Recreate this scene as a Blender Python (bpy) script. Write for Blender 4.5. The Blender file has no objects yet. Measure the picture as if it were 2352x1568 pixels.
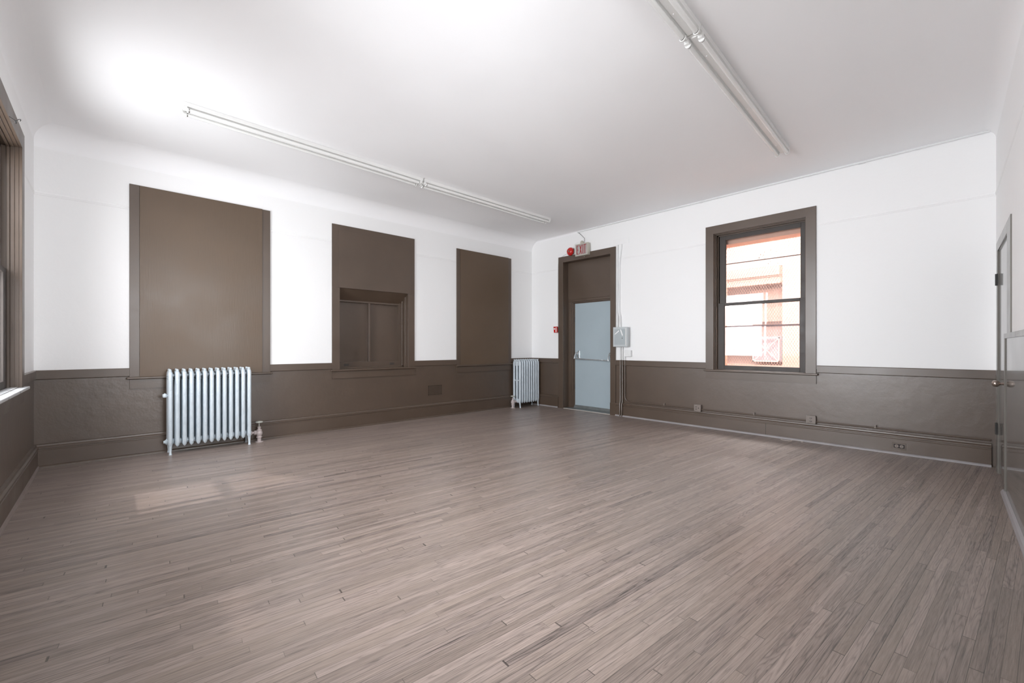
import bpy, bmesh, math, random
from mathutils import Vector, Matrix
random.seed(7)
sc = bpy.context.scene
col = sc.collection
PI = math.pi

# ------------------------------------------------------------------ materials
def lin(c):
    return tuple((v/255/12.92 if v/255 <= .04045 else ((v/255+.055)/1.055)**2.4) for v in c)+(1.,)

def new_mat(name):
    m = bpy.data.materials.new(name); m.use_nodes = True
    nt = m.node_tree; b = nt.nodes['Principled BSDF']
    return m, nt, b

def N(nt, t, **kw):
    n = nt.nodes.new(t)
    for k, v in kw.items():
        if k.startswith('i_'):
            n.inputs[k[2:].replace('_', ' ')].default_value = v
        else: setattr(n, k, v)
    return n

def paint(name, rgb, rough=.5, var=.06, scale=3., bump=.0, bscale=60., metal=0., spec=.5, streak=None, coat=0.):
    m, nt, b = new_mat(name); L = nt.links
    tc = N(nt, 'ShaderNodeTexCoord')
    no = N(nt, 'ShaderNodeTexNoise', i_Scale=scale, i_Detail=4.)
    L.new(tc.outputs['Object'], no.inputs['Vector'])
    mr = N(nt, 'ShaderNodeMapRange'); mr.inputs[1].default_value = .3; mr.inputs[2].default_value = .7
    mr.inputs[3].default_value = 1-var; mr.inputs[4].default_value = 1+var
    L.new(no.outputs['Fac'], mr.inputs[0])
    mx = N(nt, 'ShaderNodeVectorMath', operation='SCALE'); mx.inputs[0].default_value = lin(rgb)[:3]
    L.new(mr.outputs[0], mx.inputs['Scale'])
    L.new(mx.outputs[0], b.inputs['Base Color'])
    r2 = N(nt, 'ShaderNodeMapRange'); r2.inputs[1].default_value = .3; r2.inputs[2].default_value = .7
    r2.inputs[3].default_value = rough*.85; r2.inputs[4].default_value = min(1, rough*1.15)
    L.new(no.outputs['Fac'], r2.inputs[0]); L.new(r2.outputs[0], b.inputs['Roughness'])
    b.inputs['Metallic'].default_value = metal
    b.inputs['Specular IOR Level'].default_value = spec
    if coat: b.inputs['Coat Weight'].default_value = coat
    if bump:
        n2 = N(nt, 'ShaderNodeTexNoise', i_Scale=bscale, i_Detail=3.)
        if streak:
            mp = N(nt, 'ShaderNodeMapping'); mp.inputs['Scale'].default_value = streak
            L.new(tc.outputs['Object'], mp.inputs['Vector']); L.new(mp.outputs[0], n2.inputs['Vector'])
        else: L.new(tc.outputs['Object'], n2.inputs['Vector'])
        bp = N(nt, 'ShaderNodeBump'); bp.inputs['Strength'].default_value = bump; bp.inputs['Distance'].default_value = .002
        L.new(n2.outputs['Fac'], bp.inputs['Height']); L.new(bp.outputs[0], b.inputs['Normal'])
    return m

WHITE = (243, 243, 243)
BROWN = (83, 68, 56)
def wall_mat(name, white=WHITE, brown=BROWN, zline=.915):
    """white plaster above the chair rail, glossy brown paint below it"""
    m, nt, b = new_mat(name); L = nt.links
    tc = N(nt, 'ShaderNodeTexCoord'); sx = N(nt, 'ShaderNodeSeparateXYZ')
    L.new(tc.outputs['Object'], sx.inputs[0])
    gt = N(nt, 'ShaderNodeMath', operation='GREATER_THAN'); gt.inputs[1].default_value = zline
    L.new(sx.outputs['Z'], gt.inputs[0])
    no = N(nt, 'ShaderNodeTexNoise', i_Scale=2.2, i_Detail=5.); L.new(tc.outputs['Object'], no.inputs['Vector'])
    vr = N(nt, 'ShaderNodeMapRange'); vr.inputs[1].default_value = .3; vr.inputs[2].default_value = .7
    vr.inputs[3].default_value = .9; vr.inputs[4].default_value = 1.1; L.new(no.outputs['Fac'], vr.inputs[0])
    bs = N(nt, 'ShaderNodeVectorMath', operation='SCALE'); bs.inputs[0].default_value = lin(brown)[:3]
    L.new(vr.outputs[0], bs.inputs['Scale'])
    mx = N(nt, 'ShaderNodeMix', data_type='RGBA')
    L.new(gt.outputs[0], mx.inputs[0]); L.new(bs.outputs[0], mx.inputs[6]); mx.inputs[7].default_value = lin(white)
    L.new(mx.outputs[2], b.inputs['Base Color'])
    rr = N(nt, 'ShaderNodeMapRange'); rr.inputs[3].default_value = .36; rr.inputs[4].default_value = .75
    L.new(gt.outputs[0], rr.inputs[0]); L.new(rr.outputs[0], b.inputs['Roughness'])
    sp_ = N(nt, 'ShaderNodeMapRange'); sp_.inputs[3].default_value = .9; sp_.inputs[4].default_value = .4; L.new(gt.outputs[0], sp_.inputs[0]); L.new(sp_.outputs[0], b.inputs['Specular IOR Level'])
    n2 = N(nt, 'ShaderNodeTexNoise', i_Scale=9., i_Detail=8.); n2.inputs['Roughness'].default_value = .62
    L.new(tc.outputs['Object'], n2.inputs['Vector'])
    bp = N(nt, 'ShaderNodeBump'); bp.inputs['Strength'].default_value = .22; bp.inputs['Distance'].default_value = .012
    L.new(n2.outputs['Fac'], bp.inputs['Height'])
    L.new(bp.outputs[0], b.inputs['Normal'])
    return m

def floor_mat():
    m, nt, b = new_mat('grey_oak_strip_floor'); L = nt.links
    W = .0385
    def M(op, a=None, c=None, d=None):
        n = N(nt, 'ShaderNodeMath', operation=op)
        for i, v in enumerate((a, c, d)):
            if v is None: continue
            if isinstance(v, (int, float)): n.inputs[i].default_value = v
            else: L.new(v, n.inputs[i])
        return n.outputs[0]
    def WN(x, y=None):
        n = N(nt, 'ShaderNodeTexWhiteNoise', noise_dimensions='2D')
        cb = N(nt, 'ShaderNodeCombineXYZ'); L.new(x, cb.inputs[0])
        if y is not None: L.new(y, cb.inputs[1])
        L.new(cb.outputs[0], n.inputs['Vector']); return n.outputs['Value']
    tc = N(nt, 'ShaderNodeTexCoord')
    mp = N(nt, 'ShaderNodeMapping'); mp.inputs['Rotation'].default_value = (0, 0, math.radians(4.3))
    L.new(tc.outputs['Object'], mp.inputs['Vector'])
    s = N(nt, 'ShaderNodeSeparateXYZ'); L.new(mp.outputs[0], s.inputs[0])
    X, Y = s.outputs[0], s.outputs[1]
    v = M('DIVIDE', Y, W); row = M('FLOOR', v); fv = M('FRACT', v)
    r = WN(row)
    u = M('ADD', M('DIVIDE', X, M('ADD', M('MULTIPLY', r, .9), .75)), M('MULTIPLY', r, 37.7))
    # boards of uneven length: warp the running coordinate
    u = M('ADD', u, M('MULTIPLY', M('SINE', M('MULTIPLY', u, 2.3)), .22))
    cell = M('FLOOR', u); fu = M('FRACT', u)
    idv = WN(row, cell)
    id2 = WN(M('ADD', row, 91.3), cell)
    # grain coordinates
    def coords(sx, sy, off):
        cb = N(nt, 'ShaderNodeCombineXYZ')
        L.new(M('ADD', M('MULTIPLY', X, sx), M('MULTIPLY', idv, off)), cb.inputs[0])
        L.new(M('ADD', M('MULTIPLY', Y, sy), M('MULTIPLY', id2, off)), cb.inputs[1])
        L.new(M('MULTIPLY', idv, 17.), cb.inputs[2]); return cb.outputs[0]
    fine = N(nt, 'ShaderNodeTexNoise', i_Scale=1., i_Detail=6.); fine.inputs['Roughness'].default_value = .65
    L.new(coords(5., 190., 40.), fine.inputs['Vector'])
    med = N(nt, 'ShaderNodeTexNoise', i_Scale=1., i_Detail=3.); L.new(coords(1.1, 20., 60.), med.inputs['Vector'])
    med.inputs['Distortion'].default_value = .4
    ring = M('POWER', M('ABSOLUTE', M('SINE', M('MULTIPLY', med.outputs['Fac'], 42.))), .6)
    pore = N(nt, 'ShaderNodeTexNoise', i_Scale=1., i_Detail=2.); L.new(coords(22., 520., 10.), pore.inputs['Vector'])
    big = N(nt, 'ShaderNodeTexNoise', i_Scale=.8, i_Detail=2.); L.new(tc.outputs['Object'], big.inputs['Vector'])
    # tone value
    t = M('MULTIPLY', M('SUBTRACT', idv, .5), .30)
    dark = M('GREATER_THAN', id2, .93)
    t = M('SUBTRACT', t, M('MULTIPLY', dark, .17))
    t = M('ADD', t, M('MULTIPLY', M('SUBTRACT', fine.outputs['Fac'], .5), 1.15))
    t = M('ADD', t, M('MULTIPLY', M('SUBTRACT', ring, .72), M('ADD', .14, M('MULTIPLY', id2, .36))))
    strk = N(nt, 'ShaderNodeTexNoise', i_Scale=1., i_Detail=3.); L.new(coords(1.3, 75., 33.), strk.inputs['Vector'])
    t = M('SUBTRACT', t, M('MULTIPLY', M('MAXIMUM', M('SUBTRACT', strk.outputs['Fac'], .57), 0.), 2.6))
    t = M('ADD', t, M('MULTIPLY', M('SUBTRACT', pore.outputs['Fac'], .5), .45))
    t = M('ADD', t, M('MULTIPLY', M('SUBTRACT', big.outputs['Fac'], .5), .18))
    gap = M('MAXIMUM', M('GREATER_THAN', M('ABSOLUTE', M('SUBTRACT', fv, .5)), .476),
            M('GREATER_THAN', M('ABSOLUTE', M('SUBTRACT', fu, .5)), .4985))
    gapv = M('MULTIPLY', gap, M('ADD', .30, M('MULTIPLY', r, .45)))
    tone = M('MULTIPLY', M('ADD', 1., t), M('SUBTRACT', 1., gapv))
    hue = N(nt, 'ShaderNodeMix', data_type='RGBA')
    hue.inputs[6].default_value = lin((137, 123, 114)); hue.inputs[7].default_value = lin((141, 127, 120))
    L.new(id2, hue.inputs[0])
    sc_ = N(nt, 'ShaderNodeVectorMath', operation='SCALE'); L.new(hue.outputs[2], sc_.inputs[0]); L.new(tone, sc_.inputs['Scale'])
    L.new(sc_.outputs[0], b.inputs['Base Color'])
    L.new(M('ADD', .28, M('MULTIPLY', fine.outputs['Fac'], .18)), b.inputs['Roughness'])
    b.inputs['Specular IOR Level'].default_value = .5
    bp = N(nt, 'ShaderNodeBump'); bp.inputs['Strength'].default_value = .25; bp.inputs['Distance'].default_value = .0015
    L.new(M('SUBTRACT', fine.outputs['Fac'], M('MULTIPLY', gap, 1.2)), bp.inputs['Height']); L.new(bp.outputs[0], b.inputs['Normal'])
    return m

def glass_mat(name='window_glass', tint=(1, 1, 1), refl=.08):
    m = bpy.data.materials.new(name); m.use_nodes = True; nt = m.node_tree; nt.nodes.clear()
    o = N(nt, 'ShaderNodeOutputMaterial'); mx = N(nt, 'ShaderNodeMixShader')
    t = N(nt, 'ShaderNodeBsdfTransparent'); t.inputs[0].default_value = tint+(1,)
    g = N(nt, 'ShaderNodeBsdfGlossy'); g.inputs['Roughness'].default_value = .02
    lw = N(nt, 'ShaderNodeLayerWeight'); lw.inputs[0].default_value = .5
    pw = N(nt, 'ShaderNodeMath', operation='POWER'); pw.inputs[1].default_value = 5.; nt.links.new(lw.outputs['Facing'], pw.inputs[0])
    ma = N(nt, 'ShaderNodeMath', operation='MULTIPLY_ADD'); ma.inputs[1].default_value = .9; ma.inputs[2].default_value = .035; nt.links.new(pw.outputs[0], ma.inputs[0])
    nt.links.new(ma.outputs[0], mx.inputs[0]); nt.links.new(t.outputs[0], mx.inputs[1]); nt.links.new(g.outputs[0], mx.inputs[2])
    nt.links.new(mx.outputs[0], o.inputs[0]); return m

M_wall = wall_mat('plaster_wall')
M_ceil = paint('ceiling_plaster', (249, 249, 250), .8, .012, 1.5, .18, 6.)
M_floor = floor_mat()
M_brown = paint('brown_gloss_paint', BROWN, .36, .07, 3., .12, 110., spec=.8)
M_board = paint('brown_board_paint', (93, 76, 60), .40, .06, 2., .35, 1., streak=(160, 160, 6))
M_trimw = paint('white_trim_paint', WHITE, .55, .02, 3., .1, 40.)
M_shoeg = paint('grey_shoe_paint', (150, 145, 146), .35, .08, 6., .2, 40.)
M_grey = paint('grey_door_casing_paint', (116, 112, 106), .22, .05, 5., .2, 60.)
M_greyd = paint('dark_glossy_panel_paint', (98, 93, 88), .2, .04, 3., .04, 30., coat=.5)
M_steel = paint('bluegrey_steel_door_paint', (166, 180, 187), .38, .03, 2., .08, 300.)
M_sash = paint('dark_brown_sash_paint', (62, 55, 51), .5, .08, 8., .3, 90.)
M_rad = paint('silver_blue_radiator_paint', (205, 215, 222), .33, .04, 12., .5, 120., metal=.15)
M_rodd = paint('dark_iron', (60, 62, 66), .4, .05, 9.)
M_valve = paint('pinkish_valve_paint', (190, 178, 176), .42, .08, 25., .3, 90.)
M_handle = paint('pale_grey_wheel', (190, 192, 184), .4, .05, 25.)
M_fix = paint('white_enamel', (232, 232, 230), .35, .01, 3.)
M_fixg = paint('white_enamel_channel', (205, 205, 202), .45, .01, 3.)
M_tube = paint('frosted_tube_glass', (238, 238, 236), .12, .005, 3., spec=.7)
M_cap = paint('aluminium_cap', (150, 148, 144), .3, .02, 9., metal=.8)
M_chrome = paint('satin_chrome', (228, 232, 234), .25, .02, 9., metal=.9)
M_nickel = paint('satin_nickel', (175, 160, 150), .28, .02, 9., metal=.9)
M_black = paint('blackened_metal', (44, 42, 40), .4, .05, 9.)
M_red = paint('red_enamel', (190, 22, 18), .22, .04, 9., coat=.3)
M_redlab = paint('worn_bell_label', (140, 96, 78), .5, .1, 40.)
M_signw = paint('sign_housing', (196, 192, 180), .35, .04, 9., metal=.25)
M_signf = paint('sign_face', (176, 170, 166), .3, .06, 12.)
M_signr = paint('sign_letter_red', (158, 42, 46), .4, .05, 12.)
M_pbox = paint('panel_box_grey', (190, 196, 198), .4, .03, 8.)
M_pbox2 = paint('panel_cover_grey', (172, 180, 183), .38, .03, 8.)
M_tape = paint('white_tape', (242, 242, 242), .6, .01, 9.)
M_conw = paint('white_conduit_paint', (228, 229, 229), .45, .02, 9.)
M_outl = paint('taupe_outlet_paint', (126, 116, 109), .38, .05, 12., .3, 100.)
M_slot = paint('slot_dark', (34, 28, 25), .7, .02, 9.)
M_thr = paint('threshold_metal', (130, 134, 134), .35, .12, 14., .3, 80., metal=.4)
M_thr2 = paint('threshold_bright_edge', (196, 190, 182), .4, .06, 14.)
M_glass = glass_mat()
M_mesh = paint('rusty_pink_mesh', (236, 196, 180), .7, .05, 20.)
M_bar = paint('storm_bar_brown', (106, 88, 84), .6, .05, 20.)
M_lint = paint('terracotta_lintel', (214, 172, 152), .8, .05, 6.)
M_speck = paint('rust_speck', (92, 62, 46), .9, .1, 20.)
M_string = paint('pale_string', (214, 205, 198), .8, .02, 20.)
M_sill = paint('painted_daylight_sill', (196, 198, 200), .3, .05, 8., .2, 60.)  # daylight falling on this sill is put into its pale colour

def facade_mat():
    m, nt, b = new_mat('peach_brick_facade'); L = nt.links
    tc = N(nt, 'ShaderNodeTexCoord'); sw = N(nt, 'ShaderNodeSeparateXYZ'); cb = N(nt, 'ShaderNodeCombineXYZ')
    L.new(tc.outputs['Object'], sw.inputs[0]); L.new(sw.outputs[1], cb.inputs[0]); L.new(sw.outputs[2], cb.inputs[1])
    br = N(nt, 'ShaderNodeTexBrick'); L.new(cb.outputs[0], br.inputs['Vector'])
    br.inputs['Scale'].default_value = 5.; br.inputs['Mortar Size'].default_value = .012
    br.inputs['Color1'].default_value = lin((230, 204, 190)); br.inputs['Color2'].default_value = lin((231, 208, 195))
    br.inputs['Mortar'].default_value = lin((233, 213, 202))
    L.new(br.outputs[0], b.inputs['Base Color']); b.inputs['Roughness'].default_value = .9
    return m
M_fac = facade_mat()
M_pink = paint('pink_beam_paint', (200, 176, 168), .8, .04, 5.)
M_pinkd = paint('pink_recess', (198, 184, 182), .8, .04, 5.)
M_outw = paint('white_outdoor_board', (250, 250, 250), .7, .02, 5.)
M_grgate = paint('pale_gate', (196, 190, 198), .7, .03, 5.)
M_brick = paint('sun_blocker_brick', (150, 98, 78), .9, .12, 8.)  # brick colour of the added sun blocker
M_yard = paint('pale_yard_concrete', (200, 190, 180), .9, .08, 3.)

# ------------------------------------------------------------------ mesh builder
def ident(u, w, z): return Vector((u, w, z))
YA, XB, XD, H = 6.30, 6.43, -.555, 3.362
PHI = .0305
def frA(u, w, z): return Vector((u, YA-w, z))
def frB(u, w, z): return Vector((XB-w, u, z))
def frD(u, w, z): return Vector((XD+w, u, z))
eC = Vector((math.cos(PHI), math.sin(PHI), 0)); nC = Vector((-math.sin(PHI), math.cos(PHI), 0)); oC = Vector((0, -.337, 0))
def frC(u, w, z): return oC+eC*u+nC*w+Vector((0, 0, z))

class MB:
    def __init__(s, fr=ident): s.bm = bmesh.new(); s.fr = fr
    def _finish(s, verts, bev, seg=2):
        faces = set(); edges = set()
        for v in verts:
            for f in v.link_faces: faces.add(f)
            for e in v.link_edges: edges.add(e)
        bmesh.ops.recalc_face_normals(s.bm, faces=list(faces))
        if bev > 0:
            bmesh.ops.bevel(s.bm, geom=list(edges), offset=bev, segments=seg, affect='EDGES', profile=.5)
    def box(s, u0, u1, w0, w1, z0, z1, bev=0., seg=2):
        vs = [s.bm.verts.new(s.fr(u, w, z)) for z in (z0, z1) for w in (w0, w1) for u in (u0, u1)]
        for f in ((0, 1, 3, 2), (4, 6, 7, 5), (0, 4, 5, 1), (2, 3, 7, 6), (0, 2, 6, 4), (1, 5, 7, 3)):
            s.bm.faces.new([vs[i] for i in f])
        s._finish(vs, bev, seg); return s
    def prism(s, prof, u0, u1, axis='u', bev=0.):
        """prof: list of (a,b); axis 'u': (w,z) profile swept in u; 'w': (u,z) swept in w; 'z': (u,w) swept in z"""
        def P(t, a, b):
            return s.fr(t, a, b) if axis == 'u' else (s.fr(a, t, b) if axis == 'w' else s.fr(a, b, t))
        A = [s.bm.verts.new(P(u0, a, b)) for a, b in prof]; B = [s.bm.verts.new(P(u1, a, b)) for a, b in prof]
        n = len(prof)
        s.bm.faces.new(A); s.bm.faces.new(B[::-1])
        for i in range(n): s.bm.faces.new([A[i], A[(i+1) % n], B[(i+1) % n], B[i]])
        s._finish(A+B, bev); return s
    def tube(s, pts, r, n=10, caps=True, r2=None, ref=None, closed=False):
        """round or elliptical (r, r2) sweep through points given in frame coordinates"""
        P = [s.fr(*p) for p in pts]; rings = []; allv = []
        m = len(P); refv = None
        for i, p in enumerate(P):
            if closed: t = (P[(i+1) % m]-P[i-1])
            else: t = (P[min(i+1, m-1)]-P[max(i-1, 0)])
            t.normalize()
            if ref is not None: a = Vector(ref)
            else: a = refv if refv is not None else (Vector((0, 0, 1)) if abs(t.z) < .9 else Vector((1, 0, 0)))
            a = (a-t*a.dot(t)).normalized(); refv = a; bq = t.cross(a)
            ra = r[i] if isinstance(r, (list, tuple)) else r
            rb = (r2[i] if isinstance(r2, (list, tuple)) else r2) if r2 is not None else ra
            ring = [s.bm.verts.new(p+a*(ra*math.cos(2*PI*k/n))+bq*(rb*math.sin(2*PI*k/n))) for k in range(n)]
            rings.append(ring); allv += ring
        rng = range(m) if closed else range(m-1)
        for i in rng:
            A, B = rings[i], rings[(i+1) % m]
            for k in range(n): s.bm.faces.new([A[k], A[(k+1) % n], B[(k+1) % n], B[k]])
        if caps and not closed:
            s.bm.faces.new(rings[0]); s.bm.faces.new(rings[-1][::-1])
        s._finish(allv, 0); return s
    def lathe(s, prof, c, axis=(0, 0, 1), n=20):
        """prof: list of (radius, height) along axis (frame is applied to centre only; axis in world)"""
        ax = Vector(axis).normalized(); a = Vector((0, 0, 1)) if abs(ax.z) < .9 else Vector((1, 0, 0))
        a = (a-ax*a.dot(ax)).normalized(); bq = ax.cross(a); c = s.fr(*c); rings = []; allv = []
        for r, h in prof:
            rr = max(r, 1e-4)
            ring = [s.bm.verts.new(c+ax*h+a*(rr*math.cos(2*PI*k/n))+bq*(rr*math.sin(2*PI*k/n))) for k in range(n)]
            rings.append(ring); allv += ring
        for A, B in zip(rings, rings[1:]):
            for k in range(n): s.bm.faces.new([A[k], A[(k+1) % n], B[(k+1) % n], B[k]])
        s.bm.faces.new(rings[0]); s.bm.faces.new(rings[-1][::-1])
        s._finish(allv, 0); return s
    def build(s, name, mat, parent=None, smooth=False, base=None):
        me = bpy.data.meshes.new(name)
        if base is not None: bmesh.ops.translate(s.bm, verts=s.bm.verts[:], vec=-Vector(base))
        s.bm.to_mesh(me); s.bm.free()
        if smooth:
            for p in me.polygons: p.use_smooth = True
            try: me.set_sharp_from_angle(angle=math.radians(40))
            except Exception: pass
        me.materials.append(mat)
        o = bpy.data.objects.new(name, me); col.objects.link(o)
        if base is not None: o.location = base
        if parent is not None:
            off = Vector((0, 0, 0)); q = parent
            while q is not None: off += Vector(q.location); q = q.parent
            o.parent = parent; o.location = Vector(o.location)-off
        return o

def empty(name, loc=(0, 0, 0), label=None, cat=None, group=None, kind=None):
    o = bpy.data.objects.new(name, None); o.empty_display_size = .1; o.location = loc; col.objects.link(o)
    return tag(o, label, cat, group, kind)
def tag(o, label=None, cat=None, group=None, kind=None):
    if label: o['label'] = label
    if cat: o['category'] = cat
    if group: o['group'] = group
    if kind: o['kind'] = kind
    return o
def structure(o, label, cat): return tag(o, label, cat, kind='structure')

# ------------------------------------------------------------------ room shell
def wall(name, fr, u0, u1, holes, mat, label, z1=H, th=.22):
    b = MB(fr)
    us = sorted({u0, u1} | {h[0] for h in holes} | {h[1] for h in holes})
    zs = sorted({-.02, z1} | {h[2] for h in holes} | {h[3] for h in holes})
    for i in range(len(us)-1):
        # merge vertically where possible
        run = None
        for j in range(len(zs)-1):
            cu, cz = (us[i]+us[i+1])/2, (zs[j]+zs[j+1])/2
            hole = any(h[0] < cu < h[1] and h[2] < cz < h[3] for h in holes)
            if not hole:
                if run is None: run = [zs[j], zs[j+1]]
                else: run[1] = zs[j+1]
            if hole or j == len(zs)-2:
                if run: b.box(us[i], us[i+1], -th, 0, run[0], run[1]); run = None
    return structure(b.build(name, mat), label, 'wall')

W1 = (.147, 1.526, .867, 2.975)
W2 = (2.323, 3.657, .867, 2.965)
W3 = (4.505, 5.826, .867, 2.945)
W2o = (2.43, 3.545, .867, 2.06)           # real recess under the upper board
WB = (1.458, 2.592, .845, 2.83)
D1 = (4.36, 5.436, -.02, 2.822)
WD = (3.95, 5.335, .845, 2.83)
WD2 = (1.35, 2.55, .845, 2.83)
WC = (.75, 1.95, .845, 2.83)
DC = (5.20, 6.15, -.02, 2.10)
wall('wall_back', frA, XD-.22, XB+.22, [W2o], M_wall, 'long white wall with brown lower part and three boarded windows')
wall('wall_right', frB, -.3, YA, [WB, D1], M_wall, 'white and brown wall holding the exit door and the glazed window')
wall('wall_left', frD, -.5, YA, [WD, WD2], M_wall, 'near left wall with the sunlit sash window at the picture edge')
wall('wall_front', frC, XD-.2, 6.47, [(5.20, 6.15, -.02, 2.10), WC], M_wall, 'white wall at the right edge of the picture beside the camera')

f = MB(); f.box(XD-.2, XB+.4, -.62, YA+.2, -.12, 0)
structure(f.build('floor', M_floor), 'grey brown oak strip floor running towards the exit door wall', 'floor')

# ceiling with a curved plaster cove along all four walls
def ceiling():
    b = MB()
    b.box(XD-.25, XB+.3, -.65, YA+.25, H, H+.18)
    for fr, u0, u1, R in ((frA, XD-.05, XB+.05, .20), (frB, -.35, YA+.02, .035), (frD, -.4, YA+.02, .14), (frC, XD-.05, XB+.05, .10)):
        prof = [(0, H)]+[(R-R*math.cos(a), H-R+R*math.sin(a)) for a in [i*PI/2/8 for i in range(9)]]
        b.fr = fr; b.prism([(-.01, H+.01)]+[(p[0]-.0005, p[1]) for p in prof[1:]], u0, u1)
    o = b.build('ceiling', M_ceil, smooth=True); return o
structure(ceiling(), 'plain white plaster ceiling curving down into the walls', 'ceiling')

# mouldings --------------------------------------------------------------
base_prof = [(0, 0), (.030, 0), (.030, .168), (.026, .172), (.026, .186), (.034, .190), (.034, .204), (.022, .214), (.018, .228), (0, .232)]
def baseboard(name, fr, segs, label, shoe=None, mat=M_brown, w0=0.):
    root = empty(name, label=label, cat='baseboard', kind='structure')
    b = MB(fr)
    for u0, u1 in segs: b.prism([(a+w0, z) for a, z in base_prof], u0, u1)
    b.build('board', mat, root)
    if shoe:
        b = MB(fr)
        for u0, u1 in segs: b.prism([(.030+w0, 0), (.047+w0, 0), (.046+w0, .010), (.040+w0, .019), (.030+w0, .023)], u0, u1)
        b.build('shoe_moulding', shoe, root)
    return root
baseboard('baseboard_back', frA, [(XD, XB)], 'brown moulded baseboard running under the three boarded windows', M_brown)
baseboard('baseboard_right', frB, [(-.11, 4.2465), (5.56, YA)], 'brown baseboard with pale grey shoe strip on the exit door wall', M_shoeg)
baseboard('baseboard_left', frD, [(-.34, YA)], 'brown baseboard along the near left wall', paint('brown_shoe_paint', (122, 108, 102), .35, .08, 6.))

rail_prof = [(0, .868), (.014, .871), (.018, .876), (.018, .955), (.014, .961), (0, .962)]
def trim(n, fr, prof, segs, mat, label, cat='chair rail'):
    b = MB(fr)
    for u0, u1 in segs: b.prism(prof, u0, u1)
    return structure(b.build('trim_%d' % n, mat), label, cat)
trim(1, frA, rail_prof, [(XD, .147), (1.526, 2.323), (3.657, 4.505), (5.826, XB)], M_brown, 'brown chair rail between the three boarded windows')
trim(2, frB, rail_prof, [(-.14, 1.339), (2.704, 4.2535), (5.56, YA)], M_brown, 'brown chair rail on the exit door wall')
trim(3, frD, rail_prof, [(5.47, YA)], M_brown, 'short brown chair rail beside the left sash window')
pic_prof = [(0, 2.695), (.003, 2.698), (.003, 2.707), (.006, 2.712), (.006, 2.722), (.002, 2.729), (0, 2.731)]
trim(4, frA, pic_prof, [(XD, .14), (1.53, 2.32), (3.66, 4.50), (5.83, XB)], M_trimw, 'faint white picture rail on the long wall', 'picture rail')
trim(5, frB, pic_prof, [(-.14, 1.335), (2.71, 4.24), (5.565, YA)], M_trimw, 'faint white picture rail on the exit door wall', 'picture rail')
trim(6, frD, pic_prof, [(5.48, YA)], M_trimw, 'faint white picture rail beside the left sash window', 'picture rail')
trim(7, frC, pic_prof, [(XD, XB)], M_trimw, 'faint white picture rail on the wall at the right edge', 'picture rail')

def stool_apron(root, fr, u0, u1, mat=M_brown, deep=0., smat=None):
    b = MB(fr); b.box(u0-.022, u1+.022, -deep, .052, .840, .864, .006); b.build('window_stool', smat or mat, root)
    b = MB(fr); b.prism([(0, .733), (.018, .733), (.018, .835), (.013, .840), (0, .840)], u0+.002, u1-.002); b.build('apron', mat, root)

# boarded windows 1 and 3 -------------------------------------------------
def boarded(name, W, cl, cr, label):
    root = empty(name, label=label, cat='boarded window', kind='structure')
    u0, u1, z0, z1 = W
    b = MB(frA); b.box(u0, cl-.0, 0, .018, z0-.004, z1, .002); b.build('side_casing', M_brown, root)
    b = MB(frA); b.box(cr, u1, 0, .018, z0-.004, z1-.005, .002); b.build('side_casing', M_brown, root)
    b = MB(frA); b.box(cl, cr, 0, .030, z0-.003, z1-.004, .002); b.build('cover_board', M_board, root)
    stool_apron(root, frA, u0, u1)
    return root
boarded('window_1', W1, .232, 1.432, 'largest window covered by a flat brown board, behind the near radiator')
boarded('window_3', W3, .0+4.583, 5.744, 'window covered by a flat dark brown board, beside the corner radiator')

# window 2: half boarded, recess below ------------------------------------
def window2():
    root = empty('window_2', label='middle window with brown board above and recessed boarded sash below', cat='boarded window', kind='structure')
    u0, u1, z0, z1 = W2
    for a, c in ((u0, 2.432), (3.540, u1)):
        b = MB(frA); b.box(a, c, 0, .018, z0-.003, 2.052, .002); b.build('side_casing', M_brown, root)
    b = MB(frA); b.box(u0, 2.41, 0, .018, 2.052, z1-.001, .001)
    b.box(3.592, u1, 0, .018, 2.052, z1-.001, .001); b.box(2.41, 3.592, 0, .018, 2.882, z1-.001, .001); b.build('head_casing', M_brown, root)
    b = MB(frA); b.box(2.41, 3.592, 0, .024, 2.052, 2.882, .002); b.build('cover_board', M_brown, root)
    a, c, t = 2.432, 3.540, 2.053; dp = -.235
    b = MB(frA)      # lining of the recess
    b.box(a-.03, a+.003, dp-.05, -.001, .86, t+.02); b.box(c-.004, c+.03, dp-.05, -.001, .86, t+.02); b.box(a-.03, c+.03, dp-.05, -.001, .84, .868); b.prism([(-.001, t+.02), (-.001, t), (-.165, 1.893), (dp-.05, 1.893), (dp-.05, t+.02)], a, c)
    b.build('jamb_lining', M_brown, root)
    b = MB(frA)
    b.box(c-.022, c, -.10, -.05, .866, t, .003); b.box(c-.040, c, -.155, -.115, .866, t, .003)
    b.box(a, a+.022, -.10, -.05, .866, t, .003); b.box(a, a+.040, -.155, -.115, .866, t, .003)
    b.box(a, c, -.155, -.115, .866, .885, .003)
    b.build('stop_bead', M_brown, root)
    s = empty('sash'); s.parent = root
    b = MB(frA)
    b.box(a, a+.055, dp, -.1555, .8855, t); b.box(c-.075, c, dp, -.1555, .8855, t); b.box(a+.055, c-.075, dp, -.1555, .8855, .965); b.box(a+.055, c-.075, dp, -.1555, 1.870, 1.895)
    b.box(2.955, 2.983, dp, -.165, .965, 1.875, .004)
    b.build('sash_frame', M_brown, s)
    b = MB(frA); b.box(a+.02, c-.02, dp-.03, dp+.012, .88, t); b.build('panel_board', M_brown, s)
    for x in (2.56, 3.30):
        b = MB(frA)
        b.box(x, x+.075, -.156, -.150, .905, .935, .002); b.box(x+.012, x+.063, -.1505, -.147, .911, .917); b.build('sash_lift', M_sash, s)
    stool_apron(root, frA, u0, u1)
window2()

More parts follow.
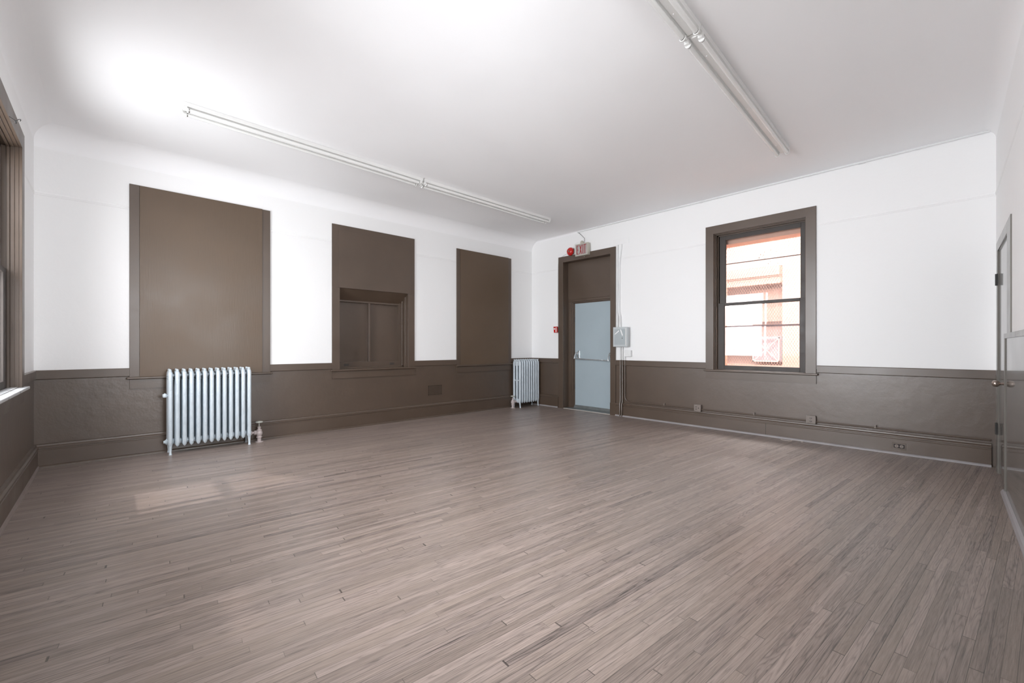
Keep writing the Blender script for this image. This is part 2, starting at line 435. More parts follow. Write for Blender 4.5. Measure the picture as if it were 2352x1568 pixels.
# double hung windows -------------------------------------------------------
def double_hung(name, fr, W, label, casing=.112, oz=2.945, smat=None, stoolmat=None, sash=M_sash, muntin=None, off=(.036, .036)):
    """W: inner opening; real lining, beads, two sashes with glass"""
    root = empty(name, label=label, cat='window', kind='structure')
    u0, u1, z0, z1 = W
    b = MB(fr); b.box(u0-casing, u0, 0, .022, z0+.015, oz-.0, .002); b.build('side_casing', M_brown, root)
    b = MB(fr); b.box(u1, u1+casing, 0, .022, z0+.015, oz-.0, .002); b.build('side_casing', M_brown, root)
    b = MB(fr); b.prism([(u0-casing+.001, oz), (u1+casing-.001, oz), (u1, z1), (u0, z1)], 0, .0225, 'w'); b.build('head_casing', M_brown, root)
    j = MB(fr)
    j.box(u0-.02, u0+.004, -.21, .002, z0, z1+.01); j.box(u1-.004, u1+.02, -.21, .002, z0, z1+.01)
    j.box(u0-.02, u1+.02, -.21, .002, z1-.004, z1+.02); j.box(u0, u1, -.21, .0, z0-.015, z0+.02)
    j.build('jamb_lining', smat or M_brown, root)
    s = MB(fr)                     # three rows of beads
    for a, d0, d1 in ((.018, -.062, -.045), (.030, -.100, -.092), (.042, -.150, -.140)):
        s.box(u0, u0+a, d0, d1, z0+.01, z1, .002); s.box(u1-a, u1, d0, d1, z0+.01, z1, .002); s.box(u0, u1, d0, d1, z1-a, z1, .002)
    s.prism([(u0, 0), ], 0, 0) if False else None
    s.box(u0, u0+.010, -.045, -.020, z0+.01, z1, .003); s.box(u1-.010, u1, -.045, -.020, z0+.01, z1, .003); s.box(u0, u1, -.045, -.020, z1-.010, z1, .003)
    s.build('stop_bead', smat or M_brown, root)
    zm = 1.807
    for nm, d0, d1, a, c in (('lower_sash', -.092, -.062, z0+.02, zm+.018), ('upper_sash', -.140, -.108, zm-.022, z1-.012)):
        q = MB(fr); st = .062; x0, x1 = u0+off[0], u1-off[1]
        if nm == 'lower_sash': br, tr = .060, .040
        else: br, tr = .045, .075
        q.box(x0-.018, x0+st, d0, d1, a, c, .003); q.box(x1-st, x1+.018, d0, d1, a, c, .003)
        q.box(x0+st, x1-st, d0, d1, a, a+br, .003); q.box(x0+st, x1-st, d0, d1, c-tr, c, .003)
        # putty bead inside the frame
        for (p0, p1, r0, r1) in ((x0+st, x0+st+.006, a+br, c-tr), (x1-st-.006, x1-st, a+br, c-tr)):
            q.box(p0, p1, d0+.008, d1-.006, r0, r1)
        if muntin: q.box(muntin[0], muntin[1], d0+.002, d1-.002, a+br-.01, c-tr+.01, .003)
        o = q.build(nm, sash, root)
        g = MB(fr); dm = (d0+d1)/2; g.box(x0+st-.004, x1-st+.004, dm-.002, dm+.002, a+br-.004, c-tr+.004); g.build('glass_pane', M_glass, o)
    b = MB(fr); b.box(u0-casing-.022, u1+casing+.022, -.045, .052, .838, .862, .006); b.box(u0, u1, -.06, .0, .838, .866, .003)
    b.build('window_stool', stoolmat or M_brown, root)
    b = MB(fr); b.prism([(0, .731), (.018, .731), (.018, .833), (.013, .838), (0, .838)], u0-casing, u1+casing); b.build('apron', M_brown, root)
    return root
double_hung('window_4', frB, WB, 'glazed double hung window with wire mesh outside, right of the exit door', off=(.017, .056))
wd = double_hung('window_5', frD, WD, 'sunlit brown double hung window at the left picture edge', casing=.12, oz=2.965, stoolmat=M_sill, muntin=(4.105, 4.165))
double_hung('window_6', frD, WD2, 'second double hung window on the near left wall, beside the camera', casing=.12, oz=2.965)

double_hung('window_7', frC, WC, 'unseen double hung window added on the wall beside the camera', casing=.12, oz=2.965)  # out of view, added to bring fill light onto the back wall
# outside of window 4: lintel, storm rails, mesh ----------------------------
b = MB(frB); b.box(1.20, 2.85, -.46, -.221, 2.695, 3.2); b.box(1.2, 1.47, -.46, -.221, .5, 2.695); b.box(2.58, 2.85, -.46, -.221, .5, 2.695); b.box(1.2, 2.85, -.46, -.221, .5, .84)
structure(b.build('trim_8', M_lint), 'peach brick surround outside the glazed window', 'brick surround')
def mesh_screen():
    root = empty('wire_mesh_guard', frB(2.02, -.40, .85), 'diamond wire mesh guard with two cross rails, outside the glazed window', 'window guard')
    b = MB(frB); u0, u1, z0, z1 = 1.475, 2.575, .845, 2.69; p, q = .0345, .060; s = q/p; hw = .0014
    def clip(c, sg):
        # line z = z0 + sg*s*(u-c)
        pts = []
        ua, ub = u0, u1
        za, zb = z0+sg*s*(ua-c), z0+sg*s*(ub-c)
        def at(z): return c+(z-z0)/(sg*s)
        us = sorted([at(z0), at(z1)]); lo, hi = max(ua, us[0]), min(ub, us[1])
        return (lo, hi) if hi-lo > .004 else None
    k = -70
    while k < 110:
        c = u0+k*p; k += 1
        for sg in (1, -1):
            r = clip(c, sg)
            if not r: continue
            lo, hi = r; zl, zh = z0+sg*s*(lo-c), z0+sg*s*(hi-c); w = -.40 if sg > 0 else -.4025
            b.prism([(lo-hw*1.6, zl), (lo+hw*1.6, zl), (hi+hw*1.6, zh), (hi-hw*1.6, zh)], w-.0012, w+.0012, 'w')
    b.build('wire_mesh', M_mesh, root)
    for i, (z, h, m) in enumerate(((2.43, .012, M_bar), (1.49, .024, paint('faded_rail', (150, 128, 128), .7, .04, 9.)))):
        b = MB(frB); b.box(u0, u1, -.35, -.33, z-h/2, z+h/2, .001); b.build('cross_rail', m, root)
    b = MB(frB)
    sp = [(1.97, 2.56), (2.05, 2.545), (2.06, 2.50), (2.03, 2.47), (2.10, 2.515), (1.90, 2.525), (1.915, 2.50), (2.045, 2.445), (2.02, 2.44), (1.975, 2.40), (2.34, 2.49), (1.88, 2.36), (2.00, 2.37), (2.01, 2.08), (1.985, 2.175), (2.07, 2.485), (1.84, 2.08), (2.12, 2.47)]
    for u, z in sp:
        r = random.uniform(.003, .006)
        b.prism([(u-r*.8, z), (u-r*.3, z+r*2.2), (u+r*.5, z+r*1.8), (u+r*.8, z-.2*r), (u, z-r*2)], -.398, -.396, 'w')
    o = b.build('rust_flakes', M_speck, root); o['kind'] = 'stuff'
    for o in root.children: o.location = Vector(o.location)
mesh_screen()

# the building across the yard ------------------------------------------------
def across():
    X = 8.6
    root = empty('neighbour_building', (X, 2.5, -1.5), 'peach brick building with pink porch beam, seen through the glazed window', 'building')
    b = MB()
    b.box(X, X+.3, -4, 2.30, -1.5, 3.10); b.box(X, X+.3, 3.9, 8, -1.5, 3.10); b.box(X, X+.3, 2.30, 3.9, 2.62, 3.10); b.box(X, X+.3, 2.30, 3.9, -1.5, .86)
    b.build('brick_wall', M_fac, root)
    b = MB(); b.box(X+.31, X+.36, 2.2, 4.0, .5, 2.8); b.build('recess_back', M_pinkd, root)
    b = MB(); b.box(X-.16, X+.02, 2.30, 5.2, 2.44, 2.60, .01); b.box(X-.10, X+.02, 2.30, 5.2, 2.30, 2.42, .01); b.box(X-.12, X+.02, 2.31, 5.2, 2.42, 2.44); b.build('porch_beam', M_pink, root)
    b = MB(); b.box(X+.10, X+.14, 2.82, 3.9, 1.15, 2.10, .004); b.build('white_shutter', M_outw, root)
    b = MB(); b.box(X+.2, X+.30, 2.34, 2.86, 1.65, 2.25); b.build('shade_box', M_pink, root)
    b = MB()
    y0, y1, z0, z1 = 2.36, 2.80, .92, 1.36
    b.box(X+.06, X+.08, y0, y1, z1-.02, z1); b.box(X+.06, X+.08, y0, y1, z0, z0+.02); b.box(X+.06, X+.08, y0, y0+.02, z0, z1); b.box(X+.06, X+.08, y1-.02, y1, z0, z1)
    for a, c in (((y0, z0), (y1, z1)), ((y0, z1), (y1, z0))):
        b.tube([(X+.07, a[0], a[1]), (X+.07, c[0], c[1])], .008, 6)
    b.build('braced_gate', M_outw, root)
    b = MB(); b.box(X+.12, X+.16, y0-.02, y1+.02, z0, z1+.02); b.build('gate_board', M_grgate, root)
across()
b = MB(); b.box(6.9, 14, -8, 14, -1.62, -1.5)
structure(b.build('trim_9', M_yard), 'pale yard ground outside the glazed window', 'yard ground')

# unseen blocker added outside the left window, cut to pass slanted pieces of sun
b = MB(); X0, X1 = -2.75, -2.55; dz = (abs(-2.65)-.65)*1.33
b.box(X0, X1, 4.62, 4.78, -1, 5.6); b.box(X0, X1, 4.98, 7.5, -1, 5.6)
b.box(X0, X1, 4.78, 4.98, -1, 1.88+dz); b.box(X0, X1, 4.78, 4.98, 2.14+dz, 5.6)
b.prism([(4.62, 2.38+dz), (4.62, 7.2), (2.9, 7.2), (2.9, 3.60+dz)], X0, X1, 'u') if False else None
bb = b; vs = [(4.62, 2.38+dz), (4.62, 5.9), (3.2, 5.9), (3.2, 3.38+dz)]
b.prism(vs, X0, X1, 'u')
# same added blocker before the second left window, one small opening for sun
b.box(X0, X1, -1., 2.06, -1, 5.9); b.box(X0, X1, 2.06, 2.50, -1, 3.94); b.box(X0, X1, 2.06, 2.50, 4.26, 5.9); b.box(X0, X1, 2.50, 3.2, -1, 5.9)
structure(b.build('trim_10', M_brick), 'unseen brick blocker added outside the left wall to shape the sun patches', 'sun blocker')

# ------------------------------------------------------------------ exit door (door_1)
def exit_door():
    root = empty('door_1', label='blue grey steel exit door with push bar in deep brown frame', cat='door', kind='structure')
    u0, u1, z1 = 4.36, 5.436, 2.822
    b = MB(frB); b.box(u1, 5.558, 0, .022, .0, 2.9335, .002); b.build('side_casing', M_brown, root)
    b = MB(frB); b.box(4.254, u0, 0, .022, .0, 2.9335, .002); b.box(4.247, u0+.002, .0, .030, 0, .215, .003); b.build('side_casing', M_brown, root)
    b = MB(frB); b.box(u0, u1, 0, .0215, z1, 2.933, .001); b.build('head_casing', M_brown, root)
    dpt = -.135
    b = MB(frB); b.box(u1-.004, u1+.02, -.22, .0, 0, z1+.02); b.box(u0-.02, u0+.004, -.22, .0, 0, z1+.02); b.box(u0-.02, u1+.02, -.22, 0., z1-.002, z1+.02); b.build('jamb_lining', M_brown, root)
    b = MB(frB); b.box(u0, u1, -.17, dpt+.004, 2.106, z1); b.build('transom_board', M_brown, root)
    fo, fi = u1-.004, u1-.098
    def frame(d0, d1, a, t):
        q.box(fo-a, fo, d0, d1, 0, t+.0, .003); q.box(u0+.004, u0+.004+a, d0, d1, 0, t, .003); q.box(u0+.004, fo, d0, d1, t-.0, 2.106, .003)
    q = MB(frB)
    frame(-.20, dpt, .075, 2.062); frame(-.205, -.155, .108, 2.040); frame(-.21, -.178, .130, 2.024)
    q.build('steel_frame', M_brown, root)
    sl = MB(frB); d = -.165
    sl.box(u0+.10, fo-.125, -.215, -.183, .055, 2.035, .002)
    slab = sl.build('door_slab', M_steel, root)
    # push bar: two end brackets, two lever arms, one bar
    b = MB(frB); ys, ye = 5.235, 4.465; zf = 1.03; face = -.183
    bar = b.tube([(ys, face+.115, .965), (ye, face+.115, .945)], .0095, 12)
    pb = b.build('push_bar', M_chrome, root, smooth=True)
    for y, sg in ((5.205, 1), (4.455, -1)):
        b = MB(frB)
        b.box(y-.028, y+.028, face, face+.014, .965, 1.115, .006)
        b.prism([(face+.012, 1.10), (face+.050, 1.09), (face+.060, 1.05), (face+.045, .99), (face+.012, .975)], y-.018, y+.018, bev=.004)
        b.build('end_bracket', M_chrome, pb)
        b = MB(frB); yy = y+.028*sg if sg > 0 else y+.010
        z_end = .965 if sg > 0 else .945
        b.tube([(yy, face+.045, 1.085), (yy, face+.085, 1.06), (yy, face+.108, 1.01), (yy, face+.115, z_end-.008)], [.007, .009, .009, .012], 10)
        b.build('lever_arm', M_chrome, pb, smooth=True)
    b = MB(frB); b.box(u0+.004, u1-.004, -.21, .010, .0, .012, .003); b.build('threshold', M_thr, root)
    b = MB(frB); b.box(u0+.1, fo-.12, -.18, -.150, .012, .040, .004); b.box(u0+.1, fo-.12, -.182, -.170, .036, .066, .003); b.build('weather_strip', M_thr, root)
    b = MB(frB); b.box(u0+.004, u1-.004, .010, .020, .0, .009, .002); b.build('edge_strip', M_thr2, root)
    for z in (.42, 1.02, 1.72):
        b = MB(frB); b.tube([(fo-.123, -.178, z-.05), (fo-.123, -.178, z+.05)], .006, 8); b.build('hinge', M_sash, root)
exit_door()
b = MB(frB); b.box(3.7, 6.0, -1.1, -1.0, -.02, 3); structure(b.build('wall_beyond_exit', M_wall), 'wall behind the closed exit door', 'wall')

# ------------------------------------------------------------------ right edge door (door_2) and tall glossy panel
def side_door():
    root = empty('door_2', label='grey painted door with satin knob at the right picture edge', cat='door', kind='structure')
    zt = 2.19
    b = MB(frC); b.box(6.15, 6.265, 0, .008, 0, zt, .001); b.box(6.13, 6.16, -.05, .008, 0, 2.10); b.build('side_casing', M_grey, root)
    b = MB(frC); b.box(4.93, 5.20, 0, .008, 0, zt, .001); b.build('side_casing', M_grey, root)
    b = MB(frC); b.box(5.20, 6.15, 0, .0082, 2.10, zt, .001); b.build('head_casing', M_grey, root)
    b = MB(frC); b.box(5.20, 5.36, -.05, -.012, 0, 2.10); b.build('jamb_lining', M_black, root)
    b = MB(frC); b.box(5.35, 6.145, -.045, -.004, .012, 2.094, .002); slab = b.build('door_slab', M_greyd, root)
    b = MB(frC)
    b.lathe([(.030, 0), (.030, .004), (.026, .008), (.011, .010), (.011, .030), (.014, .033), (.021, .038), (.026, .046), (.028, .055), (.027, .064), (.023, .072), (.014, .078), (0, .080)], (5.48, -.004, .885), axis=nC, n=32)
    b.build('door_knob', M_nickel, slab, smooth=True)
    for z in (1.83, .27+.15):
        b = MB(frC); b.tube([(6.150, .014, z-.055), (6.150, .014, z+.055)], .008, 8); b.box(6.12, 6.19, .006, .011, z-.055, z+.055); b.build('hinge', M_black, slab)
    b = MB(frC); b.box(5.1, 6.3, -.25, -.20, -.02, 2.3); b.build('closing_wall', M_black, root)
side_door()
def tall_panel():
    root = empty('trim_11', label='tall glossy grey wainscot panel at the right edge beside the grey door', cat='wainscot panel', kind='structure')
    b = MB(frC); b.box(2.3, 5.30, 0, .010, 0, 1.27); b.build('glossy_board', M_greyd, root)
    b = MB(frC); b.box(5.255, 5.315, 0, .017, 0, 1.262, .002); b.build('stile', M_grey, root)
    b = MB(frC); b.box(2.3, 5.315, 0, .017, 1.262, 1.302, .003); b.build('cap_rail', M_grey, root)
    b = MB(frC); b.prism([(.010, 0), (.034, 0), (.034, .012), (.026, .030), (.012, .038), (.010, .038)], 2.3, 5.33); b.build('shoe_moulding', M_shoeg, root)
tall_panel()

# ------------------------------------------------------------------ radiators
def rad_section(name, xc, yc, parent, first=False):
    """three column cast iron section; xc centre along wall, yc depth centre"""
    b = MB(); hx = .0215; zb, zt = .115, .905; yo = .082
    arch = []
    # outer loop: front tube up, over, rear tube down, under
    pts = []
    for a in range(0, 7): th = a/6*PI/2; pts.append((-(yo-.03)-.03*math.cos(th)*1.0, zt-.03+.03*math.sin(th)))
    for a in range(0, 7): th = PI/2-a/6*PI/2; pts.append(((yo-.03)+.03*math.cos(th), zt-.03+.03*math.sin(th)))
    for a in range(0, 7): th = a/6*PI/2; pts.append(((yo-.02)+.02*math.cos(th), zb+.035-.035*math.sin(th)))
    for a in range(0, 7): th = PI/2-a/6*PI/2; pts.append((-(yo-.02)-.02*math.cos(th), zb+.035-.035*math.sin(th)))
    b.tube([(xc, yc+p[0], p[1]) for p in pts], hx, 12, r2=.024, ref=(1, 0, 0), closed=True)
    b.tube([(xc, yc, zb+.01), (xc, yc, zt)], hx*.95, 12, r2=.024, ref=(1, 0, 0))
    b.tube([(xc, yc-yo, .53), (xc, yc+yo, .53)], hx*.7, 8, r2=.016, ref=(1, 0, 0))
    b.box(xc-hx*.75, xc+hx*.75, yc-yo+.01, yc+yo-.01, .815, .905, .008)
    b.box(xc-hx*.8, xc+hx*.8, yc-yo+.01, yc+yo-.01, .105, .17, .010)
    # crown with three small lobes
    b.box(xc-.012, xc+.012, yc-yo-.004, yc+yo+.004, .915, .938, .006)
    for yy in (-yo-.002, -.03, .03, yo+.002): b.lathe([(.010, 0), (.011, .006), (.007, .013), (0, .016)], (xc, yc+yy, .931), n=8)
    # pointed foot of each column
    for yy in (-yo, yo): b.lathe([(.020, .035), (.018, .018), (.009, .004), (0, -.002)], (xc, yc+yy, .085), n=10)
    b.tube([(xc-.033, yc, .135), (xc+.033, yc, .135)], .030, 14); b.tube([(xc-(.015 if first else .033), yc, .868), (xc+.033, yc, .868)], .020, 12)
    # raised leaf relief, two crossing waves, on the front tube
    for z0, z1 in ((.64, .85), (.13, .42)):
        n = int((z1-z0)/.007)
        for ph in (1, -1):
            def q(i): return .0105*math.sin(i*.9)*ph
            b.tube([(xc+q(i), yc-yo-.0232+(1-math.sqrt(max(0, 1-(q(i)/.0215)**2)))*.024, z0+(z1-z0)*i/n) for i in range(n+1)], .0016, 4)
    return b.build(name, M_rad, parent, smooth=True)

def valve(parent, x, y, side, top):
    """steam valve standing on its riser; side=-1: radiator lies to the left"""
    b = MB()
    b.lathe([(.046, 0), (.046, .006), (.024, .010), (.022, .040), (.024, .052), (.034, .056), (.034, .064), (.026, .070), (.027, .080), (.034, .092), (.037, .112), (.034, .130), (.028, .138), (.030, .142), (.030, .150), (.018, .160), (.016, .172), (.019, .176), (.019, .190), (.006, .193)], (x, y, 0), n=20)
    b.tube([(x+side*.02, y, .115), (x+side*.095, y, .125)], .014, 12)
    b.lathe([(.026, 0), (.028, .006), (.028, .022), (.020, .030)], (x+side*.030, y, .117), axis=(side, 0, .1), n=6)
    b.lathe([(.014, 0), (.026, .016), (.026, .026)], (x+side*.070, y, .120), axis=(side, 0, 0), n=14)
    v = b.build('steam_valve', M_valve, parent, smooth=True)
    b = MB(); b.tube([(x, y, .185), (x, y, top-.012)], .0052, 8)
    b.lathe([(.012, -.016), (.034, -.012), (.044, -.002), (.036, .008), (.018, .012), (0, .012)], (x, y, top-.006), n=18)
    b.build('hand_wheel', M_handle, v, smooth=True)
    return v

def radiator(x0, n, yc, label, vside):
    root = empty('radiator', (x0, yc, 0), label, 'radiator', 'silver cast iron column radiators')
    p = .0633
    for i in range(n): rad_section('section', x0+i*p, yc, root, i == 0)
    for xx in (x0, x0+(n-1)*p):
        for sg in (-1, 1):
            b = MB(); y = yc+sg*.082
            b.tube([(xx, y-sg*.004, .13), (xx, y, .075), (xx, y+sg*.004, .03), (xx, y+sg*.008, .010), (xx, y+sg*.009, .0)], [.019, .015, .011, .013, .016], 12)
            b.build('leg', M_rad, root, smooth=True)
    for yy in (-.045, .045):
        for z in (.835, .862):
            b = MB(); b.tube([(x0-.02, yc+yy, z), (x0+(n-1)*p+.02, yc+yy, z)], .005, 6); b.build('tie_rod', M_rodd, root)
    xe = x0-.02 if vside > 0 else x0+(n-1)*p+.02; sg = -1 if vside > 0 else 1
    b = MB(); b.lathe([(.034, 0), (.034, .012), (.022, .014), (.022, .022), (.015, .024), (.015, .034)], (xe, yc, .135), axis=(sg, 0, 0), n=10); b.build('end_plug', M_rad, root)
    if vside > 0:
        b = MB(); b.tube([(x0-.018, yc-.06, .655), (x0-.034, yc-.06, .655)], .010, 10); b.lathe([(.018, -.018), (.021, -.012), (.021, .014), (.017, .020), (.006, .022), (.006, .028), (0, .029)], (x0-.046, yc-.06, .655), n=14)
        b.build('air_vent', M_rad, root, smooth=True)
        valve(root, x0+(n-1)*p+.125, yc+.0, -1, .255)
    else:
        valve(root, x0-.115, yc+.0, 1, .235)
    return root
radiator(.480, 13, 6.135, 'silver column radiator of thirteen sections under the largest boarded window', 1)
radiator(5.845, 9, 6.135, 'smaller silver column radiator of nine sections in the far corner', -1)

# ------------------------------------------------------------------ ceiling strip lights
def strip_light(xa, ya, xb, yb, label):
    c = Vector(((xa+xb)/2, (ya+yb)/2, H)); Lh = math.hypot(xb-xa, yb-ya)/2-.003; ang = math.atan2(yb-ya, xb-xa)
    root = empty('ceiling_light', c, label, 'ceiling light', 'two tube strip lights on the ceiling')
    root.rotation_euler = (0, 0, ang)
    def add(b, nm, m, p, sm=False):
        o = b.build(nm, m, None, smooth=sm); o.parent = p; return o
    b = MB(); b.box(-Lh, Lh, -.062, .062, -.040, -.0005, .003); b.prism([(-.030, -.040), (-.020, -.050), (.020, -.050), (.030, -.040)], -Lh+.02, Lh-.02)
    hous = add(b, 'housing', M_fix, root)
    for x in (-Lh*.78, 0, Lh*.78):
        b = MB(); b.lathe([(.006, 0), (.006, -.003), (.003, -.005)], (x, .005, -.050), n=8); add(b, 'cover_screw', M_tape, hous)
    for sy in (-.046, .046):
        b = MB(); b.tube([(-Lh+.055, sy, -.068), (Lh-.055, sy, -.068)], .0165, 14); t = add(b, 'fluorescent_tube', M_tube, root, True)
        for sx in (-1, 1):
            b = MB(); b.tube([(sx*(Lh-.058), sy, -.068), (sx*(Lh-.040), sy, -.068)], .0172, 14); add(b, 'tube_cap', M_cap, t, True)
        for sx in (-1, 1):
            b = MB(); x = sx*(Lh-.026)
            b.box(x-.014, x+.014, sy-.017, sy+.017, -.074, -.038, .004)
            b.lathe([(.021, 0), (.021, .010), (.015, .014)], (sx*(Lh-.038), sy, -.068), axis=(-sx, 0, 0), n=16)
            add(b, 'lamp_holder', M_fix, root, True)
strip_light(0.451, 4.810, 2.942, 4.898, 'two tube strip light over the boarded window wall, nearer the left window')
strip_light(2.942, 4.898, 5.437, 4.937, 'two tube strip light over the boarded window wall, nearer the exit door')
strip_light(0.388, 1.209, 2.898, 1.313, 'two tube strip light running out of the top edge of the picture')
strip_light(2.898, 1.313, 5.398, 1.435, 'two tube strip light ending in front of the glazed window wall')
b = MB(); b.tube([(2.945, 4.832, H-.05), (2.945, 4.825, H-.02), (2.947, 4.815, H-.001)], .003, 6)
tag(b.build('hanging_wire', M_cap), 'short bent wire at the joint of the two far strip lights', 'wire')

# ------------------------------------------------------------------ exit sign
def exit_sign():
    root = empty('exit_sign', frB(4.93, .023, 2.87), 'boxy EXIT sign with red letters above the steel exit door', 'exit sign')
    y0, y1, z0, z1, d = 4.790, 5.072, 2.868, 3.090, .100
    b = MB(frB)
    b.box(y0, y1, .024, d-.004, z0, z1, .003)
    t = .014
    for a in ((y0, y1, z0, z0+t), (y0, y1, z1-t, z1), (y0, y0+t, z0+t, z1-t), (y1-t, y1, z0+t, z1-t)): b.box(a[0], a[1], d-.006, d+.004, a[2], a[3], .002)
    b.build('sign_housing', M_signw, root)
    b = MB(frB); b.box(y0+t, y1-t, d-.005, d-.001, z0+t, z1-t); b.build('sign_face', M_signf, root)
    fz0, fz1 = z0+.030, z1-.026; h = fz1-fz0; sw = .014
    b = MB(frB); w0, w1 = d-.001, d+.002
    # letters run left to right in the picture = decreasing u
    uL = y1-.034
    def V(u, z): return (u, z)
    b.box(uL-sw, uL, w0, w1, fz0, fz1)                                   # E
    for z in (fz0, fz0+h*.46, fz1-sw*.8): b.box(uL-(.046 if z != fz0+h*.46 else .038), uL-sw*.9, w0, w1-.0004, z, z+sw*.8)
    xa, xb = uL-.062, uL-.118                                             # X
    b.prism([(xa, fz1), (xa-sw, fz1), (xb, fz0), (xb+sw, fz0)], w0, w1, 'w'); b.prism([(xb+sw, fz1), (xb, fz1), (xa-sw, fz0), (xa, fz0)], w0, w1-.0005, 'w')
    b.box(uL-.134-sw, uL-.134, w0, w1, fz0, fz1)                          # I
    ta, tb = uL-.160, uL-.214                                             # T
    b.box(tb, ta, w0, w1, fz1-sw*.8, fz1); b.box((ta+tb)/2-sw/2, (ta+tb)/2+sw/2, w0, w1-.0004, fz0, fz1-sw*.4)
    b.build('exit_lettering', M_signr, root)
    b = MB(frB); b.lathe([(.005, 0), (.005, -.012), (.008, -.014), (.006, -.022)], (4.90, .05, z0), n=10); b.build('bottom_screw', M_cap, root)
exit_sign()

def bell():
    root = empty('alarm_bell', frB(5.228, 0, 2.995), 'round red alarm bell between the EXIT sign and the corner', 'alarm bell')
    b = MB(frB); b.box(5.17, 5.285, 0, .028, 2.945, 3.055, .008); b.build('back_box', M_bar, root)
    b = MB(frB); b.lathe([(.072, 0), (.078, .004), (.078, .012), (.073, .026), (.060, .042), (.040, .052), (.022, .056), (0, .057)], (5.245, .028, 3.0), axis=(-1, 0, 0), n=28); g = b.build('gong', M_red, root, smooth=True)
    b = MB(frB); b.lathe([(.022, .0), (.020, .0035), (.006, .005), (0, .0055)], (5.245, .0835, 3.0), axis=(-1, 0, 0), n=18); b.build('gong_label', M_redlab, g, smooth=True)
bell()
def pull():
    root = empty('fire_alarm_pull', frB(5.6, 0, 1.47), 'small red fire alarm pull station left of the exit door', 'fire alarm')
    b = MB(frB); b.box(5.566, 5.618, 0, .026, 1.475, 1.575, .003); b.build('back_box', M_bar, root)
    b = MB(frB); b.prism([(5.565, 1.468), (5.648, 1.466), (5.662, 1.584), (5.569, 1.588)], .026, .050, 'w', bev=.003); f = b.build('red_cover', M_red, root)
    b = MB(frB); b.prism([(5.580, 1.478), (5.590, 1.478), (5.590, 1.578), (5.580, 1.578)], .050, .052, 'w')
    b.prism([(5.600, 1.548), (5.650, 1.546), (5.648, 1.556), (5.600, 1.558)], .050, .052, 'w'); b.prism([(5.603, 1.525), (5.646, 1.530), (5.646, 1.542), (5.603, 1.537)], .050, .053, 'w')
    b.prism([(5.600, 1.478), (5.606, 1.478), (5.606, 1.52), (5.600, 1.52)], .050, .052, 'w')
    b.build('white_markings', M_tape, f)
pull()
b = MB(frB); b.lathe([(.034, 0), (.034, .022), (.030, .026), (0, .027)], (4.985, 0, 3.130), axis=(-1, 0, 0), n=20); b.box(4.945, 4.962, .0, .03, 3.115, 3.13, .002)
tag(b.build('junction_box', M_signw, smooth=True), 'small round metal junction box just above the EXIT sign', 'junction box')

# electrical panel --------------------------------------------------------
def epanel():
    root = empty('electrical_panel', frB(4.11, 0, 1.2), 'grey electrical panel box with two white tape strips, right of the exit door', 'electrical panel')
    b = MB(frB); b.box(3.972, 4.244, .023, .094, 1.197, 1.523, .003); b.build('box_body', M_pbox, root)
    b = MB(frB); b.box(3.968, 4.248, .094, .099, 1.193, 1.527, .002); b.build('front_frame', M_pbox, root)
    b = MB(frB); b.box(4.010, 4.222, .099, .104, 1.228, 1.492, .002); cv = b.build('door', M_pbox2, root)
    b = MB(frB); b.box(3.992, 4.002, .099, .110, 1.215, 1.505, .002); b.build('edge_ridge', M_fix, root)
    b = MB(frB); b.prism([(4.205, 1.400), (4.213, 1.408), (4.203, 1.416), (4.135, 1.470), (4.125, 1.462), (4.133, 1.450)], .104, .106, 'w'); b.prism([(4.105, 1.482), (4.088, 1.484), (4.050, 1.386), (4.062, 1.378), (4.070, 1.382)], .104, .106, 'w'); b.build('tape_strips', M_tape, cv)
    b = MB(frB); b.box(4.060, 4.070, .104, .108, 1.330, 1.345); b.build('latch', M_black, cv)
epanel()
def smallbox():
    root = empty('switch_box', frB(3.99, 0, 1.03), 'small white square conduit box just below the electrical panel', 'conduit box')
    b = MB(frB); b.box(3.935, 4.045, 0, .044, 1.030, 1.133, .004); b.build('box_body', M_conw, root)
    b = MB(frB); b.box(3.938, 4.050, .044, .048, 1.027, 1.136, .002); b.lathe([(.004, 0), (.003, .003)], (4.02, .048, 1.08), axis=(-1, 0, 0), n=8); b.build('cover_plate', M_conw, root)
smallbox()
b = MB(frB); b.box(3.997, 4.31, 0, .006, 2.952, 3.060, .002)
tag(b.build('blank_cover', M_trimw), 'thin white blank cover plate on wall above the conduits by the exit door', 'cover plate')

# conduits -----------------------------------------------------------------
def conduit(name, pts, r, mat, label, cat='conduit', group=None, fr=frB, n=8):
    b = MB(fr); b.tube(pts, r, n); return tag(b.build(name, mat, smooth=True), label, cat, group)
w = .012
g1 = 'white conduits beside the exit door'
conduit('conduit', [(4.135, w, 2.951), (4.137, w, 2.90), (4.150, w, 2.80), (4.163, w, 2.72), (4.172, w, 2.60), (4.178, w, 1.83), (4.172, w+.004, 1.77), (4.150, .030, 1.71), (4.146, .040, 1.66), (4.146, .045, 1.525)], .011, M_conw, 'white wall conduit bending into the panel top, farthest from the door casing', group=g1)
conduit('conduit', [(4.208, w, 2.951), (4.213, w, 2.70), (4.222, w, 1.83), (4.218, w+.004, 1.77), (4.200, .030, 1.71), (4.198, .040, 1.66), (4.198, .045, 1.525)], .011, M_conw, 'white wall conduit bending into the panel top, next to the door casing', group=g1)
def split_pipe(y, zt, zb, label, r=.011, dw=.028):
    root = empty('conduit', frB(y, dw, zb), label, 'conduit', 'wall conduits below the electrical panel')
    b = MB(frB); b.tube([(y, dw, zt), (y, dw, .965)], r, 8); b.build('white_length', M_conw, root, smooth=True)
    return root
r1 = split_pipe(4.150, 1.196, 0, 'straight conduit dropping from the electrical panel to the floor, left of its twin')
